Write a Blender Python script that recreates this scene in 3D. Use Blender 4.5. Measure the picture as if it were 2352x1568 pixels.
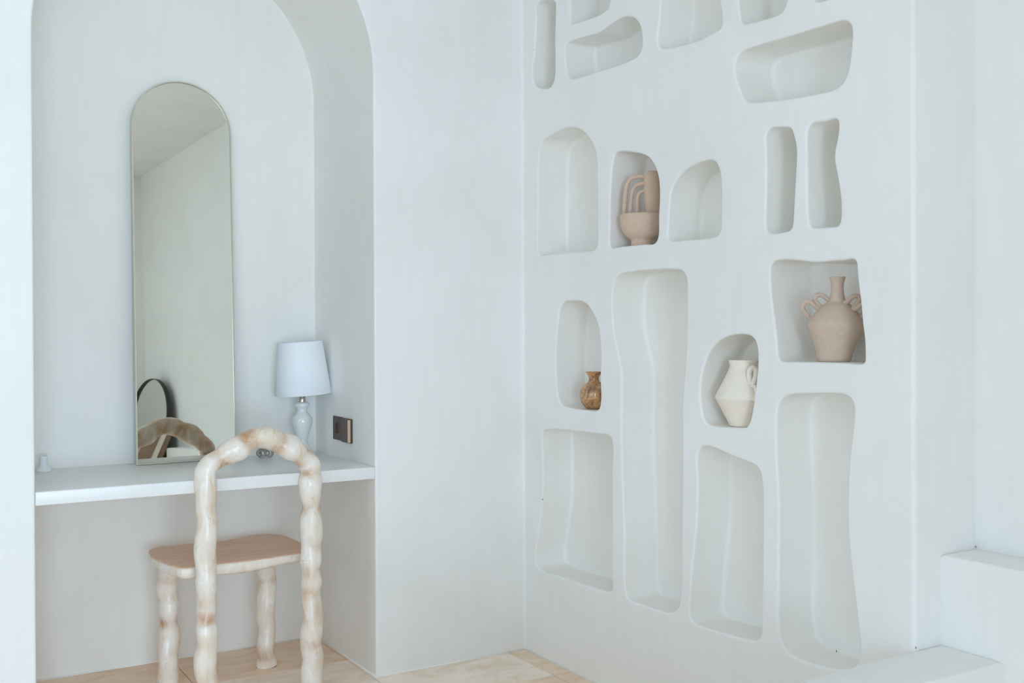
import bpy, bmesh, math, random
from mathutils import Vector, Matrix, geometry, noise
random.seed(7)
for o in list(bpy.data.objects): bpy.data.objects.remove(o)
C = bpy.context.scene.collection
PI = math.pi
# niche outlines on the right wall, metres: (distance from the corner, height)
NICHES = {
  '1': [(0.100,2.471), (0.124,2.476), (0.163,2.468), (0.208,2.456), (0.228,2.441), (0.228,2.403), (0.224,2.340), (0.224,2.260), (0.223,2.185), (0.214,2.154), (0.194,2.139), (0.137,2.144), (0.097,2.159), (0.073,2.187), (0.067,2.241), (0.080,2.285), (0.090,2.345), (0.096,2.413)],
  '2': [(0.325,2.518), (0.324,2.424), (0.324,2.362), (0.329,2.340), (0.354,2.334), (0.445,2.327), (0.535,2.328), (0.555,2.334), (0.563,2.352), (0.568,2.417), (0.571,2.490), (0.552,2.533), (0.462,2.546), (0.355,2.556)],
  '3': [(0.290,2.263), (0.295,2.276), (0.326,2.277), (0.400,2.273), (0.499,2.265), (0.553,2.274), (0.604,2.282), (0.655,2.279), (0.697,2.263), (0.725,2.235), (0.738,2.197), (0.738,2.162), (0.724,2.138), (0.694,2.131), (0.604,2.128), (0.491,2.132), (0.372,2.136), (0.331,2.141), (0.306,2.157), (0.292,2.201)],
  '4': [(0.837,2.367), (0.835,2.285), (0.828,2.214), (0.819,2.178), (0.819,2.148), (0.830,2.133), (0.860,2.125), (0.968,2.115), (1.038,2.115), (1.079,2.122), (1.111,2.125), (1.119,2.136), (1.115,2.172), (1.106,2.210), (1.098,2.290), (1.085,2.359), (1.008,2.396), (0.885,2.408), (0.846,2.399)],
  '5': [(1.183,2.265), (1.185,2.189), (1.192,2.152), (1.197,2.127), (1.210,2.113), (1.238,2.110), (1.310,2.105), (1.345,2.105), (1.365,2.112), (1.373,2.125), (1.375,2.208), (1.373,2.281), (1.351,2.300), (1.267,2.320), (1.196,2.324)],
  '5b': [(1.467,2.181), (1.469,2.123), (1.476,2.105), (1.497,2.100), (1.565,2.098), (1.629,2.100), (1.641,2.119), (1.643,2.228), (1.622,2.252), (1.522,2.268), (1.477,2.271)],
  '6': [(1.170,1.999), (1.175,2.019), (1.200,2.036), (1.250,2.038), (1.379,2.035), (1.487,2.033), (1.549,2.032), (1.579,2.028), (1.595,2.017), (1.602,1.999), (1.600,1.958), (1.593,1.914), (1.585,1.884), (1.567,1.865), (1.541,1.857), (1.486,1.858), (1.378,1.865), (1.291,1.874), (1.237,1.882), (1.212,1.894), (1.193,1.927), (1.177,1.962)],
  '7': [(0.114,1.521), (0.102,1.530), (0.099,1.564), (0.103,1.685), (0.107,1.844), (0.120,1.926), (0.142,1.951), (0.195,1.960), (0.259,1.970), (0.318,1.968), (0.376,1.953), (0.419,1.928), (0.453,1.895), (0.474,1.863), (0.484,1.822), (0.486,1.743), (0.487,1.598), (0.482,1.524), (0.471,1.516), (0.403,1.514), (0.313,1.516), (0.177,1.519)],
  '8': [(0.563,1.515), (0.556,1.526), (0.558,1.591), (0.564,1.733), (0.577,1.808), (0.592,1.834), (0.616,1.836), (0.685,1.823), (0.739,1.808), (0.775,1.790), (0.806,1.753), (0.821,1.715), (0.825,1.674), (0.820,1.602), (0.813,1.523), (0.800,1.512), (0.748,1.513), (0.677,1.514), (0.607,1.515)],
  '9': [(0.872,1.517), (0.863,1.526), (0.866,1.547), (0.875,1.631), (0.881,1.666), (0.894,1.686), (0.919,1.711), (0.973,1.734), (1.015,1.742), (1.040,1.743), (1.064,1.743), (1.085,1.736), (1.098,1.721), (1.107,1.700), (1.111,1.673), (1.113,1.629), (1.111,1.562), (1.108,1.526), (1.099,1.513), (1.082,1.510), (1.024,1.508), (0.953,1.511)],
  '10': [(1.299,1.788), (1.314,1.796), (1.350,1.792), (1.376,1.788), (1.391,1.784), (1.397,1.768), (1.407,1.739), (1.410,1.705), (1.406,1.648), (1.400,1.572), (1.396,1.522), (1.393,1.508), (1.382,1.502), (1.361,1.500), (1.311,1.501), (1.298,1.507), (1.295,1.563), (1.298,1.643), (1.298,1.721)],
  '11': [(1.455,1.777), (1.469,1.783), (1.513,1.780), (1.545,1.782), (1.556,1.775), (1.557,1.753), (1.553,1.728), (1.545,1.703), (1.542,1.678), (1.548,1.648), (1.557,1.609), (1.564,1.565), (1.565,1.536), (1.562,1.510), (1.555,1.499), (1.536,1.499), (1.488,1.501), (1.462,1.504), (1.456,1.517), (1.450,1.585), (1.449,1.699)],
  '12': [(1.313,1.408), (1.321,1.420), (1.339,1.424), (1.377,1.423), (1.425,1.417), (1.480,1.409), (1.521,1.410), (1.572,1.409), (1.609,1.410), (1.614,1.404), (1.616,1.384), (1.620,1.347), (1.628,1.296), (1.633,1.246), (1.639,1.208), (1.641,1.168), (1.641,1.146), (1.630,1.141), (1.597,1.142), (1.482,1.143), (1.387,1.142), (1.355,1.142), (1.342,1.149), (1.337,1.186), (1.330,1.239), (1.317,1.316), (1.312,1.371)],
  '13': [(0.275,1.339), (0.317,1.341), (0.391,1.337), (0.428,1.321), (0.465,1.285), (0.488,1.250), (0.498,1.212), (0.503,1.159), (0.500,1.073), (0.497,0.970), (0.484,0.956), (0.426,0.952), (0.364,0.952), (0.295,0.957), (0.261,0.963), (0.238,0.988), (0.224,1.045), (0.221,1.119), (0.225,1.193), (0.237,1.267), (0.252,1.317)],
  '14': [(0.572,1.350), (0.580,1.397), (0.602,1.419), (0.679,1.427), (0.793,1.428), (0.890,1.424), (0.938,1.417), (0.955,1.399), (0.957,1.350), (0.956,1.243), (0.952,1.164), (0.943,1.087), (0.934,1.009), (0.934,0.890), (0.931,0.747), (0.928,0.589), (0.923,0.403), (0.917,0.370), (0.900,0.349), (0.875,0.337), (0.809,0.333), (0.721,0.332), (0.663,0.332), (0.644,0.340), (0.637,0.371), (0.636,0.542), (0.627,0.711), (0.621,0.937), (0.624,1.018), (0.622,1.093), (0.608,1.144), (0.583,1.212), (0.574,1.262)],
  '15': [(1.174,1.218), (1.212,1.218), (1.235,1.213), (1.250,1.203), (1.259,1.182), (1.262,1.146), (1.259,1.111), (1.250,1.053), (1.239,0.997), (1.228,0.965), (1.216,0.950), (1.191,0.946), (1.147,0.944), (1.083,0.943), (1.047,0.949), (1.033,0.959), (1.023,0.989), (1.016,1.043), (1.022,1.086), (1.034,1.123), (1.057,1.163), (1.094,1.195), (1.133,1.211)],
  '16': [(0.134,0.858), (0.173,0.864), (0.231,0.870), (0.322,0.871), (0.467,0.873), (0.527,0.874), (0.559,0.868), (0.569,0.848), (0.566,0.761), (0.565,0.530), (0.562,0.427), (0.561,0.343), (0.546,0.336), (0.505,0.333), (0.414,0.331), (0.231,0.330), (0.109,0.331), (0.084,0.341), (0.078,0.374), (0.097,0.466), (0.122,0.572), (0.132,0.651), (0.130,0.774), (0.127,0.839)],
  '17': [(1.005,0.856), (1.019,0.875), (1.052,0.881), (1.089,0.876), (1.161,0.860), (1.231,0.848), (1.258,0.840), (1.271,0.824), (1.278,0.789), (1.279,0.646), (1.275,0.428), (1.271,0.360), (1.263,0.347), (1.229,0.338), (1.124,0.332), (1.026,0.329), (0.984,0.331), (0.968,0.344), (0.969,0.412), (0.981,0.518), (0.998,0.626), (1.006,0.756)],
  '18': [(1.334,0.984), (1.339,1.021), (1.353,1.041), (1.376,1.050), (1.442,1.057), (1.518,1.061), (1.569,1.062), (1.594,1.056), (1.605,1.040), (1.606,1.013), (1.601,0.968), (1.590,0.892), (1.585,0.804), (1.586,0.695), (1.593,0.630), (1.608,0.533), (1.619,0.462), (1.624,0.407), (1.619,0.376), (1.603,0.356), (1.567,0.343), (1.541,0.338), (1.495,0.334), (1.410,0.333), (1.373,0.341), (1.349,0.360), (1.341,0.405), (1.341,0.561), (1.343,0.749), (1.336,0.866)],
}
CHAIR_BACK = [(-1.2289,0.0893,0.0313), (-1.2375,0.1288,0.0335), (-1.2373,0.1680,0.0363), (-1.2306,0.2117,0.0344), (-1.2326,0.2568,0.0349), (-1.2351,0.2964,0.0293), (-1.2308,0.3349,0.0307), (-1.2341,0.3802,0.0327), (-1.2327,0.4303,0.0349), (-1.2319,0.4750,0.0344), (-1.2358,0.5202,0.0341), (-1.2344,0.5648,0.0341), (-1.2280,0.6089,0.0347), (-1.2330,0.6541,0.0332), (-1.2319,0.7043,0.0330), (-1.2328,0.7435,0.0346), (-1.2321,0.7742,0.0352), (-1.2186,0.7995,0.0336), (-1.1860,0.8198,0.0309), (-1.1565,0.8360,0.0373), (-1.1279,0.8490,0.0408), (-1.1014,0.8669,0.0342), (-1.0741,0.8773,0.0354), (-1.0437,0.8808,0.0385), (-1.0154,0.8753,0.0381), (-0.9876,0.8604,0.0347), (-0.9649,0.8499,0.0395), (-0.9439,0.8382,0.0431), (-0.9228,0.8240,0.0386), (-0.9094,0.8109,0.0328), (-0.8924,0.7952,0.0352), (-0.8784,0.7754,0.0376), (-0.8754,0.7487,0.0330), (-0.8768,0.7164,0.0388), (-0.8755,0.6751,0.0374), (-0.8724,0.6277,0.0318), (-0.8760,0.5868,0.0374), (-0.8747,0.5395,0.0377), (-0.8743,0.5041,0.0353), (-0.8758,0.4512,0.0383), (-0.8775,0.4219,0.0338), (-0.8741,0.3802,0.0362), (-0.8755,0.3391,0.0315), (-0.8733,0.3034,0.0321), (-0.8692,0.2556,0.0351), (-0.8741,0.2091,0.0383), (-0.8774,0.1624,0.0342), (-0.8700,0.1140,0.0351), (-0.8749,0.0675,0.0383), (-0.8748,0.0274,0.0368)]
LEG_FRONT_LEFT = [(-1.2732,0.4151,0.0378), (-1.2718,0.4028,0.0363), (-1.2743,0.3668,0.0338), (-1.2752,0.3186,0.0344), (-1.2700,0.2967,0.0339), (-1.2690,0.2754,0.0369), (-1.2721,0.2516,0.0357), (-1.2728,0.2214,0.0290), (-1.2707,0.1848,0.0357), (-1.2697,0.1483,0.0363), (-1.2756,0.1068,0.0341), (-1.2732,0.0701,0.0357), (-1.2742,-0.0012,0.0363)]
LEG_FRONT_RIGHT = [(-0.9263,0.3724,0.0326), (-0.9226,0.3498,0.0332), (-0.9153,0.3235,0.0311), (-0.9157,0.2982,0.0339), (-0.9195,0.2606,0.0348), (-0.9239,0.2295,0.0326), (-0.9248,0.1852,0.0320), (-0.9163,0.1459,0.0323), (-0.9197,0.1083,0.0323), (-0.9274,0.0715,0.0313), (-0.9246,0.0457,0.0310), (-0.9212,0.0197,0.0352), (-0.9197,-0.0008,0.0380)]
SEAT = [(-1.3246,0.3770), (-1.3074,0.4290), (-1.2758,0.4550), (-1.2230,0.4497), (-1.1451,0.4479), (-1.0702,0.4294), (-0.9983,0.4530), (-0.9480,0.4820), (-0.9019,0.4943), (-0.8565,0.4760), (-0.8227,0.4232), (-0.8168,0.3180), (-0.8139,0.2095), (-0.8173,0.1463), (-0.8468,0.0926), (-0.8781,0.0771), (-0.9621,0.0613), (-1.0876,0.0492), (-1.1742,0.0555), (-1.2483,0.0474), (-1.2838,0.0467), (-1.3054,0.0912), (-1.3244,0.1743), (-1.3335,0.2621)]
CAM_LOC = (-2.14903,-3.46535,1.21904)
CAM_ROT = [[0.855703, 0.006711, -0.517424], [-0.517451, 0.003159, -0.855707], [-0.004108, 0.999972, 0.006175]]
CAM_LENS = 37.0118
# ------------------------------------------------------------------ camera, daylight, exposure
W0, W1, AD = 0.6255, 1.739, 0.5966        # arched alcove: right and left jamb (x = -W0, -W1), depth
SPRING = 2.150                            # height where the arch starts
CEIL = 2.93
XS, XE = 0.097, 0.234                     # face of the second step, face of the stair wall
LB = 1.791                                # length of the niche wall
YR, XL = -4.45, -4.4                      # rear wall, left wall
cam = bpy.data.cameras.new('camera'); cam.lens = CAM_LENS; cam.sensor_width = 36.0; cam.clip_start = 0.02
co = bpy.data.objects.new('camera', cam); C.objects.link(co)
co.matrix_world = Matrix.Translation(CAM_LOC) @ Matrix(CAM_ROT).to_4x4()
bpy.context.scene.camera = co
YF = -7.0                                 # far end of the room
WIN = (-3.6, -1.40, 0.0, 1.95)             # tall opening in the far wall: x0, x1, z0, z1
WIN2 = (-3.1, -1.1, 0.0, 2.0)             # opening in the left wall: y0, y1, z0, z1
world = bpy.data.worlds.new('sky'); bpy.context.scene.world = world; world.use_nodes = True
bg = world.node_tree.nodes['Background']; bg.inputs[0].default_value = (0.583, 0.786, 1.0, 1); bg.inputs[1].default_value = 1.0
def area(name, loc, rot, sx, sy, power, col):
    l = bpy.data.lights.new(name, 'AREA'); l.shape = 'RECTANGLE'; l.size = sx; l.size_y = sy; l.energy = power; l.color = col
    o = bpy.data.objects.new(name, l); C.objects.link(o); o.location = loc; o.rotation_euler = rot; return o
area('window_daylight', ((WIN[0]+WIN[1])/2, YF-.05, (WIN[2]+WIN[3])/2), (PI/2, 0, 0), WIN[1]-WIN[0], WIN[3]-WIN[2], 235, (0.583, 0.786, 1.0))
area('side_window_daylight', (XL-.05, (WIN2[0]+WIN2[1])/2, (WIN2[2]+WIN2[3])/2), (0, -PI/2, 0), WIN2[3]-WIN2[2], WIN2[1]-WIN2[0], 24, (0.583, 0.786, 1.0))
vs = bpy.context.scene.view_settings
vs.view_transform = 'Standard'; vs.look = 'None'; vs.gamma = 1.0; vs.use_curve_mapping = False; vs.exposure = -0.31
cy = bpy.context.scene.cycles
cy.max_bounces = 14; cy.diffuse_bounces = 10; cy.glossy_bounces = 5; cy.caustics_reflective = False; cy.caustics_refractive = False

# ------------------------------------------------------------------ materials
def mat(name):
    m = bpy.data.materials.new(name); m.use_nodes = True
    nt = m.node_tree; return m, nt, nt.nodes['Principled BSDF'], nt.nodes, nt.links
def srgb(r, g, b):
    return tuple((c/255/12.92 if c/255 <= .04045 else ((c/255+.055)/1.055)**2.4) for c in (r, g, b)) + (1,)
def ramp_mix(nt, fac, stops):
    r = nt.nodes.new('ShaderNodeValToRGB'); e = r.color_ramp.elements
    e[0].position, e[0].color = stops[0]; e[1].position, e[1].color = stops[-1]
    for p, c in stops[1:-1]:
        n = e.new(p); n.color = c
    nt.links.new(fac, r.inputs[0]); return r.outputs[0]
def noise_node(nt, scale, detail=4, rough=.55, vec=None, dist=0.0):
    n = nt.nodes.new('ShaderNodeTexNoise'); n.inputs['Scale'].default_value = scale; n.inputs['Detail'].default_value = detail
    n.inputs['Roughness'].default_value = rough; n.inputs['Distortion'].default_value = dist
    if vec is not None: nt.links.new(vec, n.inputs['Vector'])
    return n
def mapped(nt, sc, src='Object'):
    tc = nt.nodes.new('ShaderNodeTexCoord'); mp = nt.nodes.new('ShaderNodeMapping'); mp.inputs['Scale'].default_value = sc
    nt.links.new(tc.outputs[src], mp.inputs[0]); return mp.outputs[0]
def add_bump(nt, b, h, strength, dist):
    u = nt.nodes.new('ShaderNodeBump'); u.inputs['Strength'].default_value = strength; u.inputs['Distance'].default_value = dist
    nt.links.new(h, u.inputs['Height']); nt.links.new(u.outputs[0], b.inputs['Normal']); return u
def mix(nt, a, b, fac, mode='MIX'):
    m = nt.nodes.new('ShaderNodeMix'); m.data_type = 'RGBA'; m.blend_type = mode
    if isinstance(fac, float): m.inputs[0].default_value = fac
    else: nt.links.new(fac, m.inputs[0])
    for i, v in ((6, a), (7, b)):
        if isinstance(v, tuple): m.inputs[i].default_value = v
        else: nt.links.new(v, m.inputs[i])
    return m.outputs[2]

def plaster(name, base, amp=.035, rough=.55, bump=.25):
    m, nt, b, N, L = mat(name)
    v = mapped(nt, (1, 1, 1))
    n1 = noise_node(nt, 1.7, 5, .6, v, .4)
    lo = tuple(c*(1-amp) for c in base[:2]) + (base[2]*(1-amp*1.35), 1); hi = tuple(min(1, c*(1+amp*.55)) for c in base[:3]) + (1,)
    c1 = ramp_mix(nt, n1.outputs[0], [(.34, lo), (.5, base), (.68, hi)])
    v2 = mapped(nt, (9, 9, 1.3)); n2 = noise_node(nt, 2.4, 5, .65, v2)
    c2 = ramp_mix(nt, n2.outputs[0], [(.35, (.975, .975, .97, 1)), (.65, (1, 1, 1, 1))])
    c = mix(nt, c1, c2, .8, 'MULTIPLY')
    L.new(c, b.inputs['Base Color']); b.inputs['Roughness'].default_value = rough
    b.inputs['Specular IOR Level'].default_value = .35
    n3 = noise_node(nt, 9, 6, .6, v, .3); add_bump(nt, b, n3.outputs[0], bump, .006)
    return m
M_WALL = plaster('lime_plaster', (.86, .853, .838, 1))
M_WALL2 = plaster('lime_plaster_warm_shade', (.87, .85, .815, 1), .03)  # wall plaster tinted warmer, painting warm shade into the alcove and niches
M_DESK = plaster('smooth_desk_plaster', (.84, .835, .825, 1), .02, .30, .05)
M_DIM = plaster('dim_plaster', (.68, .665, .64, 1), .05, .7)  # darker tone for the unseen walls, set to cut bounced light
M_CAULK = plaster('white_caulk', (.90, .89, .87, 1), .01, .4, .05)

def travertine(name, base, seedv):
    m, nt, b, N, L = mat(name)
    tc = nt.nodes.new('ShaderNodeTexCoord'); mp = nt.nodes.new('ShaderNodeMapping'); mp.inputs['Scale'].default_value = (2.2, 4.2, 3)
    mp.inputs['Location'].default_value = (seedv, seedv*.7, 0); mp.inputs['Rotation'].default_value = (0, 0, .5)
    L.new(tc.outputs['Object'], mp.inputs[0])
    n1 = noise_node(nt, 2.2, 8, .62, mp.outputs[0], 1.2)
    lo = tuple(c*k for c, k in zip(base, (.86, .80, .73))) + (1,); hi = tuple(min(1, c*k) for c, k in zip(base, (1.08, 1.12, 1.18))) + (1,)
    c1 = ramp_mix(nt, n1.outputs[0], [(.3, lo), (.52, base), (.72, hi)])
    n2 = noise_node(nt, 26, 5, .7, mp.outputs[0], .5)
    c2 = ramp_mix(nt, n2.outputs[0], [(.30, (.72, .62, .52, 1)), (.40, (1, 1, 1, 1))])
    L.new(mix(nt, c1, c2, .55, 'MULTIPLY'), b.inputs['Base Color'])
    b.inputs['Roughness'].default_value = .42
    add_bump(nt, b, n2.outputs[0], .15, .002); return m
M_TILES = [travertine('travertine_%s' % n, c, s) for n, c, s in (('tan', (.87, .66, .49, 1), 1.3), ('pale', (.93, .80, .68, 1), 4.1), ('warm', (.88, .69, .52, 1), 8.7))]
M_GROUT = plaster('grout', (.66, .56, .44, 1), .05, .8, .3)

def carved_wood():
    m, nt, b, N, L = mat('bleached_carved_wood')
    v = mapped(nt, (1, 1, .45)); n1 = noise_node(nt, 11, 6, .6, v, 1.6)
    cream = (.85, .75, .625, 1); tan = (.60, .39, .225, 1); pale = (.91, .86, .80, 1)
    c1 = ramp_mix(nt, n1.outputs[0], [(.22, tan), (.38, cream), (.58, pale)])
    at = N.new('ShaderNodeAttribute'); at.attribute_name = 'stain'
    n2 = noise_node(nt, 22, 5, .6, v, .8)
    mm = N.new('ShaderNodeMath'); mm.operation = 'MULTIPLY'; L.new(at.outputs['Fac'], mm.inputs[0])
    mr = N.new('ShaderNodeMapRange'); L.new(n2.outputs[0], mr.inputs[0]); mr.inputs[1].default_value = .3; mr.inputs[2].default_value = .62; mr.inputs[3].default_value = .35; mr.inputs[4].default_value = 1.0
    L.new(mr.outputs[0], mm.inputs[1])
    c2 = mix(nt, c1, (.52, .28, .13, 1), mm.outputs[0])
    # thin brown cracks in the grain
    vo = noise_node(nt, 5.5, 3, .5, v, 3.0)
    cr = ramp_mix(nt, vo.outputs[0], [(.492, (1, 1, 1, 1)), (.5, (.62, .42, .28, 1)), (.508, (1, 1, 1, 1))])
    c3 = mix(nt, c2, cr, .35, 'MULTIPLY')
    L.new(c3, b.inputs['Base Color']); b.inputs['Roughness'].default_value = .34
    b.inputs['Coat Weight'].default_value = .25; b.inputs['Coat Roughness'].default_value = .25
    add_bump(nt, b, n1.outputs[0], .12, .004); return m
M_WOOD = carved_wood()
def seat_wood():
    m, nt, b, N, L = mat('tan_seat_wood')
    v = mapped(nt, (2, 14, 8)); n1 = noise_node(nt, 4, 7, .6, v, .6)
    c = ramp_mix(nt, n1.outputs[0], [(.3, (.74, .49, .345, 1)), (.5, (.83, .57, .42, 1)), (.72, (.89, .66, .50, 1))])
    L.new(c, b.inputs['Base Color']); b.inputs['Roughness'].default_value = .5; add_bump(nt, b, n1.outputs[0], .1, .002); return m
M_SEAT = seat_wood()
def simple(name, col, rough=.5, metal=0.0, mott=0.06, scale=20, coat=0.0, bump=.05, trans=0.0):
    m, nt, b, N, L = mat(name)
    n = noise_node(nt, scale, 5, .6, mapped(nt, (1, 1, 1)))
    lo = tuple(c*(1-mott) for c in col[:3]) + (1,); hi = tuple(min(1, c*(1+mott)) for c in col[:3]) + (1,)
    L.new(ramp_mix(nt, n.outputs[0], [(.35, lo), (.65, hi)]), b.inputs['Base Color'])
    b.inputs['Roughness'].default_value = rough; b.inputs['Metallic'].default_value = metal
    b.inputs['Coat Weight'].default_value = coat; b.inputs['Coat Roughness'].default_value = .08
    b.inputs['Transmission Weight'].default_value = trans
    add_bump(nt, b, n.outputs[0], bump, .002); return m
M_CLAY = simple('matte_beige_clay', (.60, .465, .375, 1), .85, mott=.05, scale=60, bump=.25)
M_CLAY2 = simple('matte_pinkish_clay', (.64, .475, .37, 1), .85, mott=.04, scale=60, bump=.15)
M_BISQUE = simple('cream_bisque', (.88, .80, .70, 1), .7, mott=.02, scale=30, bump=.08)
M_CERAMIC = simple('white_glazed_ceramic', (.80, .81, .80, 1), .12, mott=.01, coat=.6, bump=0)
M_SHADE = simple('white_lamp_shade_fabric', (.86, .89, .92, 1), .85, mott=.01, scale=200, bump=.05)
M_CHROME = simple('aged_nickel', (.62, .52, .46, 1), .22, 1.0, .05, bump=0)
M_BROWNPL = simple('dark_brown_plastic', (.085, .050, .036, 1), .38, mott=.05, bump=.02)
M_BROWNHI = simple('tan_edge_plastic', (.60, .42, .31, 1), .35, mott=.04, bump=.02)
M_BLACK = simple('black_plastic', (.012, .010, .010, 1), .4, mott=.05, bump=0)
M_FRAME = simple('champagne_metal', (.70, .66, .54, 1), .5, .35, .03, bump=0)
M_DARKF = simple('dark_frame', (.02, .016, .015, 1), .45, mott=.05, bump=0)
M_PLANK = simple('brown_board', (.27, .175, .115, 1), .6, mott=.12, scale=12)
M_WHITEPL = simple('white_plastic', (.82, .85, .87, 1), .45, mott=.01, bump=0)
M_CORD = simple('clear_grey_cord', (.50, .47, .44, 1), .18, mott=.2, scale=60, coat=.5, bump=0, trans=.35)
def mirror_glass():
    m, nt, b, N, L = mat('mirror_glass')
    n = noise_node(nt, 3, 2, .5, mapped(nt, (1, 1, 1)))
    L.new(ramp_mix(nt, n.outputs[0], [(.3, (.80, .82, .765, 1)), (.7, (.82, .835, .785, 1))]), b.inputs['Base Color'])
    b.inputs['Metallic'].default_value = 1; b.inputs['Roughness'].default_value = .015; return m
M_MIRROR = mirror_glass()
def marble():
    m, nt, b, N, L = mat('brown_mottled_stone')
    v = mapped(nt, (1, 1, 1)); n1 = noise_node(nt, 34, 9, .72, v, 1.5); n2 = noise_node(nt, 14, 4, .6, v, .5)
    c1 = ramp_mix(nt, n1.outputs[0], [(.36, (.12, .05, .02, 1)), (.47, (.42, .19, .065, 1)), (.57, (.74, .42, .17, 1)), (.70, (.85, .58, .32, 1))])
    c2 = ramp_mix(nt, n2.outputs[0], [(.4, (.22, .14, .11, 1)), (.62, (.62, .32, .13, 1))])
    L.new(mix(nt, c1, c2, .35), b.inputs['Base Color']); b.inputs['Roughness'].default_value = .14
    b.inputs['Coat Weight'].default_value = .5; b.inputs['Coat Roughness'].default_value = .06; return m
M_STONE = marble()

# ------------------------------------------------------------------ helpers
def link(name, me, m, parent=None, smooth=True, kind=None, sharp=None):
    o = bpy.data.objects.new(name, me); C.objects.link(o)
    for x in (m if isinstance(m, (list, tuple)) else [m]): me.materials.append(x)
    if smooth:
        me.polygons.foreach_set('use_smooth', [True]*len(me.polygons))
        if sharp: me.set_sharp_from_angle(angle=math.radians(sharp))
    if parent: o.parent = parent
    if kind: o['kind'] = kind
    return o
def mesh(name, vs_, fs): 
    me = bpy.data.meshes.new(name); me.from_pydata([tuple(v) for v in vs_], [], fs); me.update(); return me
def thing(name, label, cat, loc=(0, 0, 0), rz=0, rot=None):
    o = bpy.data.objects.new(name, None); o.empty_display_size = .05; C.objects.link(o); o.location = loc
    o.rotation_euler = rot if rot else (0, 0, rz); o['label'] = label; o['category'] = cat; return o
def tag(o, label, cat):
    o['label'] = label; o['category'] = cat; return o
def crom(P, step, closed=True):
    """Catmull-Rom through P, resampled about every `step`"""
    P = [Vector(p) for p in P]; n = len(P); out = []
    rng = range(n) if closed else range(n-1)
    for i in rng:
        if closed: a, b, c, d = P[i-1], P[i], P[(i+1) % n], P[(i+2) % n]
        else: a, b, c, d = P[max(i-1, 0)], P[i], P[i+1], P[min(i+2, n-1)]
        k = max(1, int(round((c-b).length/step)))
        # centripetal-ish: limit tangents for uneven spacing
        lb, la, lc = (c-b).length, max((b-a).length, 1e-6), max((d-c).length, 1e-6)
        t1 = ((b-a)/la + (c-b)/max(lb, 1e-6)) * .5 * lb if (b-a).length > 0 else (c-b)
        t2 = ((c-b)/max(lb, 1e-6) + (d-c)/lc) * .5 * lb if (d-c).length > 0 else (c-b)
        for j in range(k):
            t = j/k; h1 = 2*t**3-3*t**2+1; h2 = t**3-2*t**2+t; h3 = -2*t**3+3*t**2; h4 = t**3-t**2
            out.append(b*h1 + t1*h2 + c*h3 + t2*h4)
    if not closed: out.append(P[-1])
    return out
def lathe(prof, seg=48, cfun=None, stain=None):
    """prof: (radius, z) from bottom up; closes at radius 0"""
    vs_, fs = [], []
    idx = []
    for r, z in prof:
        cx, cyy = cfun(z) if cfun else (0, 0)
        if r < 1e-6: idx.append([len(vs_)]); vs_.append((cx, cyy, z))
        else:
            idx.append(list(range(len(vs_), len(vs_)+seg)))
            for k in range(seg):
                a = 2*PI*k/seg; vs_.append((cx+r*math.cos(a), cyy+r*math.sin(a), z))
    for A, B in zip(idx, idx[1:]):
        for k in range(seg):
            k2 = (k+1) % seg
            if len(A) == 1 and len(B) == 1: continue
            if len(A) == 1: fs.append((A[0], B[k2], B[k]))
            elif len(B) == 1: fs.append((A[k], A[k2], B[0]))
            else: fs.append((A[k], A[k2], B[k2], B[k]))
    return vs_, fs
def smooth_prof(P, step=.004):
    return [(max(0, v.x), v.y) for v in crom([(a, b) for a, b in P], step, False)]
def tube_mesh(path, radii, seg=16, cap=True, twist=None):
    path = [Vector(p) for p in path]; n = len(path); vs_, fs = [], []
    T = [(path[min(i+1, n-1)]-path[max(i-1, 0)]).normalized() for i in range(n)]
    ref = Vector((0, 1, 0)) if abs(T[0].y) < .9 else Vector((1, 0, 0))
    U = (ref - T[0]*ref.dot(T[0])).normalized(); s = 0
    for i in range(n):
        U = (U - T[i]*U.dot(T[i])).normalized(); V = T[i].cross(U)
        r = radii[i] if not isinstance(radii, (int, float)) else radii
        if i: s += (path[i]-path[i-1]).length
        for k in range(seg):
            a = 2*PI*k/seg; rr = r*(twist(a, s) if twist else 1)
            vs_.append(path[i] + (U*math.cos(a)+V*math.sin(a))*rr)
    for i in range(n-1):
        for k in range(seg):
            k2 = (k+1) % seg; fs.append((i*seg+k, i*seg+k2, (i+1)*seg+k2, (i+1)*seg+k))
    if cap:
        fs.append(tuple(range(seg))[::-1]); fs.append(tuple((n-1)*seg+k for k in range(seg)))
    return vs_, fs
def torus_closed(path, r, seg=8):
    path = [Vector(p) for p in path]; n = len(path); vs_, fs = [], []
    cen = sum(path, Vector())/n
    for i in range(n):
        T = (path[(i+1) % n]-path[i-1]).normalized(); U = (path[i]-cen); U = (U-T*U.dot(T)).normalized(); V = T.cross(U)
        for k in range(seg):
            a = 2*PI*k/seg; vs_.append(path[i]+(U*math.cos(a)+V*math.sin(a))*r)
    for i in range(n):
        j = (i+1) % n
        for k in range(seg):
            k2 = (k+1) % seg; fs.append((i*seg+k, i*seg+k2, j*seg+k2, j*seg+k))
    return vs_, fs
def rbox(name, x0, x1, y0, y1, z0, z1, bev, m, parent=None, seg=3, **kw):
    bm = bmesh.new(); bmesh.ops.create_cube(bm, size=1)
    for v in bm.verts: v.co = Vector(((x0+x1)/2+v.co.x*(x1-x0), (y0+y1)/2+v.co.y*(y1-y0), (z0+z1)/2+v.co.z*(z1-z0)))
    if bev: bmesh.ops.bevel(bm, geom=list(bm.edges), offset=bev, segments=seg, profile=.5, affect='EDGES')
    me = bpy.data.meshes.new(name); bm.to_mesh(me); bm.free()
    return link(name, me, m, parent, sharp=50, **kw)
def flip_if(vs_, fs): return [tuple(reversed(f)) for f in fs]

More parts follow.
